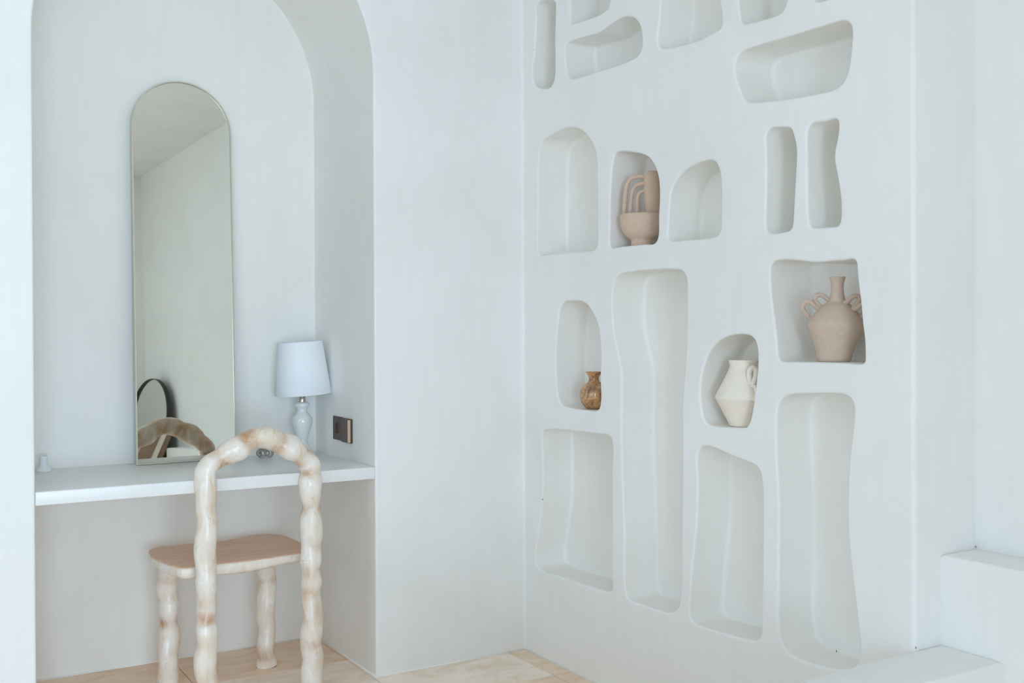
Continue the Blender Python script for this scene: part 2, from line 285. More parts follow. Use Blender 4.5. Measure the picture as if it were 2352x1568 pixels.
# ------------------------------------------------------------------ room shell
T = .14                                   # rough wall thickness, towards the outside
def flat(name, pts, m, kind='structure', parent=None):
    return link(name, mesh(name, pts, [tuple(range(len(pts)))]), m, parent, smooth=False, kind=kind)
# back wall with the arched opening: face, rounded lip, then the alcove behind it
def arch_path(o=0.0, z0=0.0):
    """opening outline from the right foot over the arch to the left foot, moved outwards by o"""
    cx, R = -(W0+W1)/2, (W1-W0)/2
    P = [(cx+R+o, z0 + (SPRING-z0)*k/30) for k in range(30)]
    P += [(cx+(R+o)*math.cos(a), SPRING+(R+o)*math.sin(a)) for a in [PI*k/64 for k in range(65)]]
    P += [(cx-R-o, SPRING - (SPRING-z0)*k/30) for k in range(1, 31)]
    return P
LR = .007
def strip(rings, closed, rev=False):
    n = len(rings[0]); vs_ = [p for r in rings for p in r]; fs = []
    for i in range(len(rings)-1):
        for k in range(n if closed else n-1):
            k2 = (k+1) % n; f = (i*n+k, i*n+k2, (i+1)*n+k2, (i+1)*n+k); fs.append(f[::-1] if rev else f)
    return vs_, fs
lip = [(LR+.004, 0), (LR, 0)] + [(LR*(1-math.sin(a)), LR*(1-math.cos(a))) for a in [PI/2*k/5 for k in range(1, 6)]]
rings = [[(x, y, z) for x, z in arch_path(o)] for o, y in lip]
vs_, fs = strip(rings, False)
n = len(rings[0])
loop = [(0.02, 0, 0)] + [rings[0][i] for i in range(n)] + [(XL-.02, 0, 0), (XL-.02, 0, CEIL+.02), (.02, 0, CEIL+.02)]
tri = geometry.tessellate_polygon([[Vector((p[0], p[2], 0)) for p in loop]])
extra = {}
base = len(vs_)
ex = [loop[0], loop[-3], loop[-2], loop[-1]]; vs_ += ex
def li(i):
    if i == 0: return base
    if i <= n: return i-1
    return base + (i-n)
for t in tri:
    a, b, c = [Vector(loop[i]) for i in t]
    t = [li(i) for i in t]
    if (b-a).cross(c-a).y > 0: t = t[::-1]
    fs.append(tuple(t))
wb = link('wall_back', mesh('wall_back', vs_, fs), M_WALL, kind='structure')
cove = .006
ap = arch_path(0)
yr = [LR+.0, LR+.004, .1, .2, .35, .48, AD-cove-.004] + [AD-cove + cove*math.sin(a) for a in [PI/2*k/5 for k in range(6)]]
inn = [0]*7 + [cove*(1-math.cos(a)) for a in [PI/2*k/5 for k in range(6)]]
rings = [[(x, y, z) for x, z in arch_path(-i)] for y, i in zip(yr, inn)]
vs_, fs = strip(rings, False)
link('alcove_reveal', mesh('alcove_reveal', vs_, fs), M_WALL2, wb, kind='structure')
r = rings[-1]; r2 = [(x, AD, z) for x, z in arch_path(-cove-.004)]
vs_, fs = strip([r, r2], False)
b0 = len(r); tri = geometry.tessellate_polygon([[Vector((p[0], p[2], 0)) for p in r2]])
for t in tri:
    a, b, c = [Vector(r2[i]) for i in t]; t = tuple(b0+i for i in t)
    fs.append(t[::-1] if (b-a).cross(c-a).y > 0 else t)
link('alcove_back', mesh('alcove_back', vs_, fs), M_WALL2, wb, kind='structure')

# niche wall: face with 19 openings, each niche a recessed piece of the wall
NR, NF = .007, .012
DEPTH = {'12': .165, '6': .155, '8': .15, '15': .15}
outer = [Vector((-.02, -.02)), Vector((LB-.012, -.02)), Vector((LB-.012, CEIL+.02)), Vector((-.02, CEIL+.02))]
polys = [outer]; wv, wf = [], []
for p in outer: wv.append((0, -p.x, p.y))
lipN = [(NR+.004, 0), (NR, 0)] + [(NR*(1-math.sin(a)), NR*(1-math.cos(a))) for a in [PI/2*k/5 for k in range(1, 6)]]
starts = [0]; niche_specs = []
def relax(Q, it=3):
    for _ in range(it):
        Q = [Q[i]*.5 + (Q[i-1]+Q[(i+1) % len(Q)])*.25 for i in range(len(Q))]
    return Q
def normals2(Q, smooth=2):
    nn = []
    for i in range(len(Q)):
        t = (Q[(i+1) % len(Q)]-Q[i-1]).normalized(); nn.append(Vector((t.y, -t.x)))
    for _ in range(smooth):
        nn = [(nn[i]*2+nn[i-1]+nn[(i+1) % len(nn)]).normalized() for i in range(len(nn))]
    return nn
NICHE_FLOOR = {}
for key, P in NICHES.items():
    Q = crom([(a, b) for a, b in P], .0075); Q = relax(Q, 7 if key in ('18', '14') else 2)
    area2 = sum(Q[i-1].x*Q[i].y-Q[i].x*Q[i-1].y for i in range(len(Q)))
    if area2 < 0: Q.reverse()          # counter-clockwise in (distance, height)
    nn = normals2(Q)
    for (o, x) in lipN:
        ring = [(x, -(q.x+k.x*o), q.y+k.y*o) for q, k in zip(Q, nn)]
        if x == 0 and o == NR+.004: starts.append(len(wv)); polys.append([Vector((-v[1], v[2])) for v in ring])
        b0 = len(wv); wv += ring
        if not (x == 0 and o == NR+.004):
            nq = len(Q)
            for i in range(nq):
                j = (i+1) % nq; wf.append((b0-nq+i, b0-nq+j, b0+j, b0+i))
    niche_specs.append((key, Q, nn)); NICHE_FLOOR[key] = Q
flatidx = []
for s, pl in zip(starts, polys): flatidx += list(range(s, s+len(pl)))
for t in geometry.tessellate_polygon([[Vector((p.x, p.y, 0)) for p in pl] for pl in polys]):
    t = [flatidx[i] for i in t]; a, b, c = [Vector(wv[i]) for i in t]
    if (b-a).cross(c-a).x > 0: t = t[::-1]
    wf.append(tuple(t))
# rounded outer corner at the stair end
e0 = len(wv); cr = .012
for k in range(7):
    a = PI/2*k/6
    for z in (-.02, CEIL+.02): wv.append((cr*(1-math.cos(a)), -(LB-cr+cr*math.sin(a)), z))
for z in (-.02, CEIL+.02): wv.append((XE+.01, -LB, z))
for k in range(7):
    i = e0+2*k; wf.append((i, i+1, i+3, i+2))
wr = link('wall_right', mesh('wall_right', wv, wf), M_WALL, kind='structure', sharp=60)
for key, Q, nn in niche_specs:
    D = DEPTH.get(key, .138); vs_, fs = [], []
    rr = [(0, NR), (0, NR+.004), (0, D*.35), (0, D*.7), (0, D-NF-.004)] + [(-NF*(1-math.cos(a)), D-NF+NF*math.sin(a)) for a in [PI/2*k/5 for k in range(6)]] + [(-NF-.004, D)]
    nq = len(Q)
    for o, x in rr:
        ring = [Vector((q.x+k.x*o, q.y+k.y*o)) for q, k in zip(Q, nn)]
        if o < 0: ring = relax(ring, 1)
        b0 = len(vs_); vs_ += [(x, -v.x, v.y) for v in ring]
        if b0:
            for i in range(nq):
                j = (i+1) % nq; fs.append((b0-nq+i, b0-nq+j, b0+j, b0+i))
    b0 = len(vs_)-nq
    for t in geometry.tessellate_polygon([[Vector((-vs_[b0+i][1], vs_[b0+i][2], 0)) for i in range(nq)]]):
        t = [b0+i for i in t]; a, b, c = [Vector(vs_[i]) for i in t]
        if (b-a).cross(c-a).x > 0: t = t[::-1]
        fs.append(tuple(t))
    link('niche', mesh('niche', vs_, fs), M_WALL2, wr, kind='structure')
def niche_floor(key, dist):
    Q = NICHE_FLOOR[key]; return max(q.y for q in sorted(Q, key=lambda q: abs(q.x-dist) + (10 if q.y > sum(p.y for p in Q)/len(Q) else 0))[:2])

flat('wall_stairs', [(XE, YR-.02, -.02), (XE, -LB+.01, -.02), (XE, -LB+.01, CEIL+.02), (XE, YR-.02, CEIL+.02)], M_WALL)
# left wall and rear wall with their window openings
def holed(name, plane, u0, u1, z0, z1, h):
    O = [(u0, z0), (u1, z0), (u1, z1), (u0, z1)]; I = [(h[0], h[2]), (h[1], h[2]), (h[1], h[3]), (h[0], h[3])]
    pts = O+I; d = T
    f = lambda u, z, e=0: (u, plane-e, z) if name == 'wall_rear' else (plane-e, u, z)
    vs_ = [f(*p) for p in pts] + [f(*p, d) for p in I]
    fs = [(k, (k+1) % 4, 4+(k+1) % 4, 4+k) for k in range(4)] + [(4+k, 4+(k+1) % 4, 8+(k+1) % 4, 8+k) for k in range(4)]
    return link(name, mesh(name, vs_, fs), M_DIM, smooth=False, kind='structure')
holed('wall_rear', YF, XL-.02, -1.33, -.02, CEIL+.02, WIN)
PXR = -1.35                                # a pier closes the room behind the stairs; the room runs on beside it
flat('wall_pier', [(PXR, YR, -.02), (XE+.02, YR, -.02), (XE+.02, YR, CEIL+.02), (PXR, YR, CEIL+.02)], M_WALL)  # its unseen stretch is widened to shade the right-hand walls
flat('wall_passage', [(PXR, YF-.02, -.02), (PXR, YR, -.02), (PXR, YR, CEIL+.02), (PXR, YF-.02, CEIL+.02)], M_DIM)
holed('wall_left', XL, YF-.02, .02, -.02, CEIL+.02, WIN2)
flat('ceiling', [(XL-.02, YF-.02, CEIL), (XL-.02, .02, CEIL), (XE+.02, .02, CEIL), (XE+.02, YF-.02, CEIL)], plaster('ceiling_plaster', (.82, .815, .80, 1), .06, .6, .3))
fl = flat('floor', [(XL-.02, YF-.02, -.005), (XE+.02, YF-.02, -.005), (XE+.02, AD+.03, -.005), (XL-.02, AD+.03, -.005)], M_GROUT)
PX, PY = .5625, .558
tm = {}
for i in range(0, 9):
    for j in range(-12, 3):
        x1 = -.076 - PX*(i-1); x0 = x1-PX; y0 = -.317+PY*j; y1 = y0+PY
        x1 = min(x1, XE); x0 = max(x0, XL); y0 = max(y0, YF); y1 = min(y1, AD)
        if y0 >= -.001 and (x1 < -W1-.1 or x0 > -W0+.1): continue
        if x1-x0 < .02 or y1-y0 < .02: continue
        kk = (round(x1-x0, 3), round(y1-y0, 3)); mi = (i*5+j*3) % 3
        if (i, j) in ((0, 0), (0, -1)): mi = 2
        if (i, j) == (1, 0): mi = 1
        if j == 1: mi = 0
        w2, h2 = kk[0]/2-.0012, kk[1]/2-.0012; bv = .0012
        vv = [(sx*(w2-b_), sy*(h2-b_), z) for b_, z in ((0, -.004), (0, -bv), (bv, 0)) for sx, sy in ((-1, -1), (1, -1), (1, 1), (-1, 1))]
        ff = [(8, 9, 10, 11)] + [(a+k, a+(k+1) % 4, a+4+(k+1) % 4, a+4+k) for a in (0, 4) for k in range(4)]
        if (kk, mi) not in tm:
            me = mesh('tile', vv, ff); me.materials.append(M_TILES[mi]); tm[(kk, mi)] = me
        o = bpy.data.objects.new('tile', tm[(kk, mi)]); C.objects.link(o); o.parent = fl; o.location = ((x0+x1)/2, (y0+y1)/2, 0); o['kind'] = 'structure'
# pale caulk bead where the walls meet the floor, and cove in the room corner
def bead(name, p0, p1, r=.004):
    v, f = tube_mesh([p0, p1], r, 8); return link(name, mesh(name, v, f), M_CAULK, kind='structure')
bead('trim_1', (-W0, 0, 0), (.0, 0, 0)); bead('trim_2', (0, 0, 0), (0, -1.78, 0))
bead('trim_3', (-W1, AD, 0), (-W0, AD, 0)); bead('trim_4', (-W0, AD, 0), (-W0, 0, 0))
bead('trim_5', (XL, 0, 0), (-W1, 0, 0))
cv = .010; v = []
for k in range(7):
    a = PI/2*k/6
    for z in (0, CEIL): v.append((-cv+cv*math.sin(a), -cv+cv*math.cos(a), z))
link('trim_6', mesh('trim_6', v, [(2*k, 2*k+1, 2*k+3, 2*k+2) for k in range(6)]), M_WALL, kind='structure')

# ------------------------------------------------------------------ white steps by the niche wall
st = thing('staircase', 'white plastered steps rising against the right wall beyond the niches', 'stairs', (0, 0, 0))
bm = bmesh.new()
far = [(-1.3, -1.93), (-.9, -1.872), (-.62, -1.832), (-.42, -1.808), (-.30, -1.796), (-.15, -1.7915), (XS, -1.7915)]
nearp = [(XS, -1.96), (-.3, -1.96), (-.7, -1.985), (-1.3, -2.06)]
H1, H2 = .452, .674
def prism(name, pts, z0, z1, bev, m, parent):
    bm = bmesh.new(); lo = [bm.verts.new((x, y, z0)) for x, y in pts]; hi = [bm.verts.new((x, y, z1)) for x, y in pts]
    n = len(pts); bm.faces.new(lo[::-1]); top = bm.faces.new(hi)
    for i in range(n): bm.faces.new((lo[i], lo[(i+1) % n], hi[(i+1) % n], hi[i]))
    bmesh.ops.recalc_face_normals(bm, faces=bm.faces)
    bmesh.ops.bevel(bm, geom=[e for e in bm.edges if all(v.co.z > z1-1e-5 for v in e.verts)], offset=bev, segments=4, profile=.5, affect='EDGES')
    me = bpy.data.meshes.new(name); bm.to_mesh(me); bm.free(); return link(name, me, m, parent, sharp=40)
prism('step', far+nearp, 0, H1, .012, M_WALL, st)
prism('step', [(XS, -LB), (XS, -3.54), (XE-.0005, -3.54), (XE-.0005, -LB)], 0, H2, .012, M_WALL, st)

# ------------------------------------------------------------------ desk slab in the alcove
dk = rbox('desk', -W1+.0005, -W0-.0005, 0.0005, AD-.0005, .75-.0424, .75, .0035, M_DESK); tag(dk, 'white plastered built-in desk slab spanning the arched alcove', 'desk')

# ------------------------------------------------------------------ arched mirror leaning on the alcove wall
mx, my, myaw, mlean, MW, MH = -1.338, .523, .045, .036, .3725, 1.4291
mr = thing('arched_mirror', 'tall arched mirror with thin pale gold frame leaning on the desk', 'mirror', (mx, my, .7505), rot=(-mlean, 0, myaw))
def arch2(w, h, ins):
    R = w/2-ins; P = [(ins, ins), (w-ins, ins)] + [(w/2+R*math.cos(a), h-w/2+R*math.sin(a)) for a in [PI*k/48 for k in range(49)]]
    return P
def mirror_parts(root, w, h, fw, th, mg, mf):
    A = arch2(w, h, fw*.8); v = [(x, -.0, z) for x, z in A]+[(x, th*.5, z) for x, z in A]; n = len(A)
    f = [tuple(range(n))] + [tuple(range(2*n-1, n-1, -1))] + [(i, n+i, n+(i+1) % n, (i+1) % n) for i in range(n)]
    link('glass', mesh('glass', v, f), mg, root, smooth=False)
    secs = [(0, th*.5), (0, -th*.4), (fw*.3, -th*.5), (fw*.7, -th*.5), (fw, -th*.4), (fw, 0)]
    rg = [[(x, y, z) for x, z in arch2(w, h, i)] for i, y in secs]; v, f = strip(rg, True)
    link('frame', mesh('frame', v, f), mf, root, sharp=50)
mirror_parts(mr, MW, MH, .0042, .016, M_MIRROR, M_FRAME)

# ------------------------------------------------------------------ table lamp
lp = thing('table_lamp', 'white table lamp with glossy turned base in the alcove corner', 'lamp', (-.7275, AD-.13, .7505))
prof = [(0, 0), (.050, 0), (.054, .004), (.053, .009), (.046, .016), (.034, .026), (.025, .040), (.0205, .054), (.0195, .064), (.022, .078), (.029, .098), (.0365, .120), (.0395, .137), (.037, .151), (.029, .162), (.021, .169), (.0185, .176), (.0185, .184), (.021, .187), (.0215, .190), (.027, .194), (.0285, .200), (.0265, .207), (.018, .212), (.0, .213)]
v, f = lathe(prof, 48); link('base', mesh('base', v, f), M_CERAMIC, lp)
v, f = lathe([(0, .210), (.0125, .210), (.0125, .226), (.0115, .229), (.0125, .231), (.0125, .252), (.0115, .255), (.0125, .257), (.0125, .292), (.012, .296), (0, .296)], 24); sk = link('socket', mesh('socket', v, f), M_CHROME, lp, sharp=40)
sh = bpy.data.objects.new('shade', None)
RB, RT, HS = .1085, .0855, .205
pr = [(RB, 0), (RB+.0012, .0015), (RT+.0012, HS-.0015), (RT, HS), (RT-.0016, HS), (RB-.0016, 0), (RB, 0)]
v, f = lathe(pr, 72); sh = link('shade', mesh('shade', v, f), M_SHADE, lp, sharp=50)
sh.location = (0.004, 0, .241); sh.rotation_euler = (0, math.radians(-3.6), math.radians(0))
v, f = [], []
for k in range(3):
    a = 2*PI*k/3+.4; a1, b1 = tube_mesh([(0.0, 0, .07), (.05*math.cos(a), .05*math.sin(a), .085), ((RB-.015)*math.cos(a), (RB-.015)*math.sin(a), .075)], .0012, 6)
    f += [tuple(i+len(v) for i in q) for q in b1]; v += a1
link('spider', mesh('spider', v, f), M_CHROME, sh)
v, f = lathe([(0, .0), (.012, .0), (.012, .05), (.02, .075), (.026, .1), (.018, .122), (0, .13)], 24); link('bulb', mesh('bulb', v, f), M_WHITEPL, sh)

# ------------------------------------------------------------------ small white holder at the far left of the desk
v, f = lathe(smooth_prof([(0, 0), (.026, 0), (.027, .003), (.0255, .009), (.021, .015), (.0145, .0195)], .002)+[(.0135, .0205), (.0132, .052), (.0122, .0532), (.0105, .0532), (.0100, .024), (0, .022)], 40)
hd = link('bell_holder', mesh('bell_holder', v, f), M_WHITEPL, sharp=35); hd.location = (-1.650, .520, .7505); tag(hd, 'small white bell-shaped holder at the far left end of the desk', 'holder')

# ------------------------------------------------------------------ bundle of clear cord
cb = thing('cord_bundle', 'small coiled bundle of clear grey cord under the chair arch on the desk', 'cord', (-.872, .49, .7505)); cb.scale = (1.5, 1.5, 1.5)
for (cx_, cy_, cz, R1, R2, tl, yw) in ((.012, 0, .0145, .0125, .0118, 1.35, .2), (.009, -.004, .0145, .0122, .0115, 1.25, .5), (-.006, .004, .0135, .012, .0105, 1.1, -.5), (-.013, 0, .0125, .0115, .0095, 1.3, .9), (-.009, -.006, .012, .011, .0085, 1.0, -.9), (.002, .006, .0125, .013, .0095, .8, .1)):
    p = [Matrix.Rotation(yw, 3, 'Z') @ (Matrix.Rotation(tl, 3, 'X') @ Vector((R1*math.cos(t), R2*math.sin(t), 0))) + Vector((cx_, cy_, cz)) for t in [2*PI*k/28 for k in range(28)]]
    p = [q*1.0 for q in p]; v, f = torus_closed(p, .0021); link('loop', mesh('loop', v, f), M_CORD, cb)

# ------------------------------------------------------------------ socket and switch on the right jamb of the alcove
so = thing('wall_socket', 'dark brown square wall socket with a round recess, left of the switch', 'socket', (-W0, .3485, .8635))
PL = .092
def sq_plate(name, half, th, bev, m, parent, hole=None, seg=40):
    """plate in the y-z plane, its face towards -x; hole = (radius, depth)"""
    bm = bmesh.new()
    if not hole:
        me = None
        return rbox(name, -th, 0, -half, half, -half, half, bev, m, parent, seg=3)
    R, d = hole; v, f = [], []
    def sqp(h, n=seg):
        o = []
        for k in range(n):
            a = 2*PI*k/n+PI/4; c, s = math.cos(a), math.sin(a); q = h/max(abs(c), abs(s)); o.append((q*c, q*s))
        return o
    rg = [[(0, y, z) for y, z in sqp(half)], [(-th+bev, y, z) for y, z in sqp(half)], [(-th, y, z) for y, z in sqp(half-bev)]]
    circ = lambda r_, x: [(x, r_*math.cos(2*PI*k/seg+PI/4), r_*math.sin(2*PI*k/seg+PI/4)) for k in range(seg)]
    rg += [circ(R+.0015, -th), circ(R+.0012, -th-.0012), circ(R, -th-.0012), circ(R-.0005, -th+.001), circ(R-.001, -th+d)]
    v, f = strip(rg, True, True); f.append(tuple(range(len(v)-seg, len(v))))
    return link(name, mesh(name, v, f), m, parent, sharp=35)
sq_plate('plate', .0450, .005, .0015, M_BROWNPL, so, (.0205, .004))
for dy in (-.0095, .0095):
    v, f = lathe([(0, 0), (.0028, 0), (.0028, .0006), (0, .0006)], 12); h = link('pin_hole', mesh('pin_hole', v, f), M_BLACK, so, sharp=30); h.rotation_euler = (0, -PI/2, 0); h.location = (-.0012, dy, 0)
sw = thing('light_switch', 'dark brown square rocker switch with light tan edge, right of the socket', 'switch', (-W0, .2530, .8615))
sq_plate('plate', .0455, .009, .0015, M_BROWNPL, sw)
v = [(-.009, -.041, -.043), (-.009, .0455, -.043), (-.009, .0455, .043), (-.009, -.041, .043), (-.0165, -.0365, -.042), (-.0115, .0445, -.042), (-.0115, .0445, .042), (-.0165, -.0365, .042)]
f = [(4, 7, 6, 5), (0, 4, 5, 1), (1, 5, 6, 2), (2, 6, 7, 3), (3, 7, 4, 0)]
rk = link('rocker', mesh('rocker', v, f), M_BROWNPL, sw, smooth=False)
v = [(-.009, -.0450, -.0425), (-.0168, -.0370, -.0415), (-.0168, -.0370, .0415), (-.009, -.0450, .0425), (-.009, -.0365, -.0425), (-.009, -.0365, .0425)]
f = [(0, 3, 2, 1), (0, 1, 4), (3, 5, 2)]
eg = link('edge_strip', mesh('edge_strip', v, f), M_BROWNHI, sw, smooth=False); eg['label'] = 'light tan edge'

# ------------------------------------------------------------------ carved chair
ch = thing('carved_chair', 'carved knobbly pale wooden chair with arched back facing the desk', 'chair', (0, 0, 0))
def knob(path, seed, ph=0.0, front=0.0):
    """tube through (x, y, z, r) points with carved swellings and a slow twist; stain gathers in the narrow necks"""
    P = crom([Vector((a, b, c, d*.97)) if False else (a, b, c) for a, b, c, d in path], .006, False)
    R4 = crom([(d, 0, 0) for a, b, c, d in path], 1e9, False)
    # radii resampled with the same parameter as the path
    rad = []
    pts = [Vector(p[:3]) for p in path]
    for i in range(len(pts)-1):
        k = max(1, int(round((pts[i+1]-pts[i]).length/.006)))
        for j in range(k):
            t = j/k; t = t*t*(3-2*t); rad.append(path[i][3]*(1-t)+path[i+1][3]*t)
    rad.append(path[-1][3])
    def tw(a, s): return 1 + .045*math.sin(2*a+s*34+ph) + .02*math.sin(3*a-s*21+ph*2)
    v, f = tube_mesh(P, rad, 28, True, tw)
    me = mesh('part', v, f)
    n = len(P); loc = []
    for i in range(n):
        w = rad[max(0, i-9):i+10]; mx_, mn_ = max(w), min(w); loc.append(max(0, min(1, (mx_-rad[i])/max(.006, mx_-mn_)))**1.7 if mx_-mn_ > .0022 else .12)
    at = me.attributes.new('stain', 'FLOAT', 'POINT')
    vals = []
    for i in range(n):
        for k in range(28):
            a = 2*PI*k/28; s = .006*i
            # inner side of the twist holds more stain
            vals.append(min(1, .95*loc[i]*(.45+.55*(.5+.5*math.sin(2*a+s*34+ph+PI))) + .13))
    if front:                           # the side towards the desk is a darker tan
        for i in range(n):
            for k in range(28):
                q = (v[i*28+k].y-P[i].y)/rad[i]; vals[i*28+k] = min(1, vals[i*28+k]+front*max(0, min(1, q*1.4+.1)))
    at.data.foreach_set('value', vals)
    return me
YB = -.02
def with_y(L, y, amp, ph): return [(x, y+amp*math.sin(z*42+ph), z, r) for x, z, r in L]
ext = [(-1.2270, -.0, .036), (-1.2310, .045, .0335)]
full = ext + [tuple(t) for t in CHAIR_BACK]
full[-1] = (-.8748, .0, .0375)
cutL = next(i for i, t in enumerate(full) if t[1] > .43); cutR = max(i for i, t in enumerate(full) if t[1] > .41)
pts = with_y(full, YB, .0035, 0)
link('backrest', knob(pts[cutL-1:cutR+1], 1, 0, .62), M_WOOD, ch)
link('leg', knob(pts[:cutL+1][::-1], 2), M_WOOD, ch)
link('leg', knob(pts[cutR-1:], 3), M_WOOD, ch)
fl_ = with_y([t for t in LEG_FRONT_LEFT[:-1]] + [(-1.2735, .0, .037)], .33, .004, 1); fl_.insert(0, (-1.272, .333, .435, .036))
fr_ = with_y([t for t in LEG_FRONT_RIGHT[:-1]] + [(-.9197, .004, .0372)], .325, .004, 2); fr_.insert(0, (-.927, .327, .435, .033))
link('leg', knob(fl_, 4, 1.2), M_WOOD, ch); link('leg', knob(fr_, 5, 2.4), M_WOOD, ch)
v, f = lathe([(0, 0), (.034, 0), (.034, .004), (0, .004)], 24); gl = link('foot_pad', mesh('foot_pad', v, f), M_BLACK, ch); gl.location = (-.9197, .328, 0)
# seat: rounded slab, tan on top
S = relax(crom(SEAT, .012), 2); ns = normals2(S)
if sum(S[i-1].x*S[i].y-S[i].x*S[i-1].y for i in range(len(S))) < 0: S.reverse(); ns = normals2(S)
cen = sum(S, Vector((0, 0)))/len(S); v, f = [], []
ZT, TH = .460, .042
secs = [(-.016, -TH, 0), (-.005, -TH+.002, 0), (.003, -TH+.008, 0), (.007, -TH+.018, 0), (.0065, -.010, 0), (.004, -.004, 0), (-.001, -.001, 0), (-.010, 0, 0)]
n = len(S); und = [.0035*math.sin(6*q.x+9*q.y)+.003*math.sin(15*q.x-4) for q in S]
for o, z, _ in secs: v += [(q.x+k.x*o, q.y+k.y*o, ZT+z+(und[i] if z < -TH+.015 else 0)) for i, (q, k) in enumerate(zip(S, ns))]
for a in range(len(secs)-1):
    for i in range(n):
        j = (i+1) % n; f.append((a*n+i, a*n+j, (a+1)*n+j, (a+1)*n+i))
side_faces = len(f)
inner = len(v)-n
prev = inner
for sc, dz in ((.75, -.0015), (.5, -.003), (.25, -.004)):
    b0 = len(v)
    for i in range(n):
        p = Vector(v[inner+i][:2]); q = cen+(p-cen)*sc; v.append((q.x, q.y, ZT+dz))
    for i in range(n):
        j = (i+1) % n; f.append((prev+i, prev+j, b0+j, b0+i))
    prev = b0
cI = len(v); v.append((cen.x, cen.y, ZT-.0042))
for i in range(n): f.append((prev+i, prev+(i+1) % n, cI))
f.append(tuple(range(n))[::-1])
me = mesh('seat', v, f); se = link('seat', me, [M_WOOD, M_SEAT], ch)
for i, p in enumerate(me.polygons):
    if i >= side_faces-n*2 and i < len(me.polygons)-1: p.material_index = 1
at = me.attributes.new('stain', 'FLOAT', 'POINT'); at.data.foreach_set('value', [.25 if i < 2*n else .06 for i in range(len(v))])

# ------------------------------------------------------------------ pottery in the niches
def frame_at(x, y):
    """local frame of a pot: u runs to the right as seen from the room, v towards the room"""
    d = Vector((x-CAM_LOC[0], y-CAM_LOC[1], 0)).normalized(); return math.atan2(-d.x, d.y)
# large urn with looping handles
def loft_off(P, seg=56): return lathe([(r, z) for r, z, c in P], seg, None)
ux, uy = .078, -1.478; k = .0011778/5.6
UR = [(225, 1410, 958), (262, 1400, 960), (232, 1300, 967), (272, 1200, 972)]
Zu = niche_floor('12', -uy)
ur = thing('clay_urn', 'large matte beige clay urn with looping handles in the square niche', 'urn', (ux, uy, Zu), frame_at(ux, uy))
prf = [(0, 1412, 960), (196, 1412, 960), (207, 1404, 960), (226, 1300, 967), (276, 1150, 976), (332, 1010, 985), (352, 940, 988), (346, 905, 988), (302, 830, 988), (236, 740, 992), (170, 675, 997), (118, 640, 1001), (100, 605, 1003), (82, 520, 1005), (78, 440, 1006), (86, 380, 1007), (99, 335, 1008), (103, 324, 1008), (98, 320, 1008), (88, 325, 1008), (70, 400, 1007), (65, 520, 1006), (60, 600, 1004), (0, 640, 1001)]
pz = lambda y: (1412-y)*k
cf = sorted([(pz(y), (c-985)*k) for r_, y, c in prf])
def cfun(z):
    for (z0, c0), (z1, c1) in zip(cf, cf[1:]):
        if z0 <= z <= z1 and z1 > z0: return (c0+(c1-c0)*(z-z0)/(z1-z0), 0)
    return (cf[-1][1] if z > .1 else cf[0][1], 0)
sm = [(0, 0)] + smooth_prof([(a*k, pz(b)) for a, b, c in prf[1:-1]], .005) + [(0, pz(640))]
v, f = lathe(sm, 64, cfun); link('body', mesh('body', v, f), M_CLAY, ur)
def pxp(L, dep): return [((x-985)*k, -d_*1.0, (1412-y)*k) for x, y, d_ in L]
hl = [(905, 625, .0), (850, 575, .004), (785, 548, .008), (738, 568, .010), (728, 610, .008), (760, 660, .004), (795, 705, .002), (775, 722, .004), (735, 700, .008), (690, 655, .012), (635, 636, .014), (590, 662, .012), (575, 715, .010), (600, 770, .004), (650, 832, -.002)]
v, f = tube_mesh(crom(pxp(hl, 0), .003, False), .0064, 14); link('handle', mesh('handle', v, f), M_CLAY, ur)
hb = [(895, 650, -.022), (850, 620, -.030), (800, 590, -.034), (770, 600, -.032), (790, 640, -.028), (830, 680, -.02)]
hr = [(1085, 660, .020), (1125, 650, .024), (1165, 605, .024), (1215, 572, .022), (1258, 578, .018), (1270, 625, .018), (1235, 680, .022), (1195, 735, .026), (1225, 740, .028), (1275, 700, .028), (1320, 672, .024), (1352, 700, .020), (1345, 770, .016), (1290, 840, .014), (1235, 905, .018)]
v, f = tube_mesh(crom(pxp(hr, 0), .003, False), .0064, 14); link('handle', mesh('handle', v, f), M_CLAY, ur)
# cream jug
jx, jy = .070, -1.133; k = .0012998/4.3556
jg = thing('cream_jug', 'angular cream clay jug with a looped handle in the rounded niche', 'jug', (jx, jy, niche_floor('15', -jy)), frame_at(jx, jy))
jz = lambda y: (1360-y)*k
low = [(0, 1360), (118, 1360), (140, 1354), (146, 1338), (186, 1262), (236, 1165), (272, 1098)]
upp = [(272, 1098), (284, 1076), (280, 1056), (245, 985), (196, 890), (160, 815), (143, 775), (137, 742), (143, 724), (148, 708), (145, 698), (138, 696), (128, 706), (122, 742), (126, 790), (0, 850)]
v, f = lathe([(0, 0)]+smooth_prof([(a*k, jz(b)) for a, b in low[1:4]], .003)[:-1]+[(a*k, jz(b)) for a, b in low[3:]], 64)
me = mesh('body', v, f)
sp = smooth_prof([(a*k, jz(b)) for a, b in upp[:-1]], .004)
v2, f2 = lathe(sp + [(0, jz(850))], 64)
ob = len(v); v += v2; nlow = len(f); f += [tuple(i+ob for i in q) for q in f2]
me = mesh('body', v, f); bo = link('body', me, [M_BISQUE, simple('cream_bisque_band', (.88, .785, .685, 1), .75, mott=.02, scale=30, bump=.08)], jg)
for i, p in enumerate(me.polygons): p.material_index = 1 if i < nlow else 0
me.set_sharp_from_angle(angle=math.radians(40))
jp = lambda L: [((x-2030)*k, -d_, (1360-y)*k) for x, y, d_ in L]
def rad_at(y):
    for (r0, y0), (r1, y1) in zip(upp, upp[1:]):
        if y1 <= y <= y0: return r0+(r1-r0)*(y0-y)/(y0-y1)
    return 280
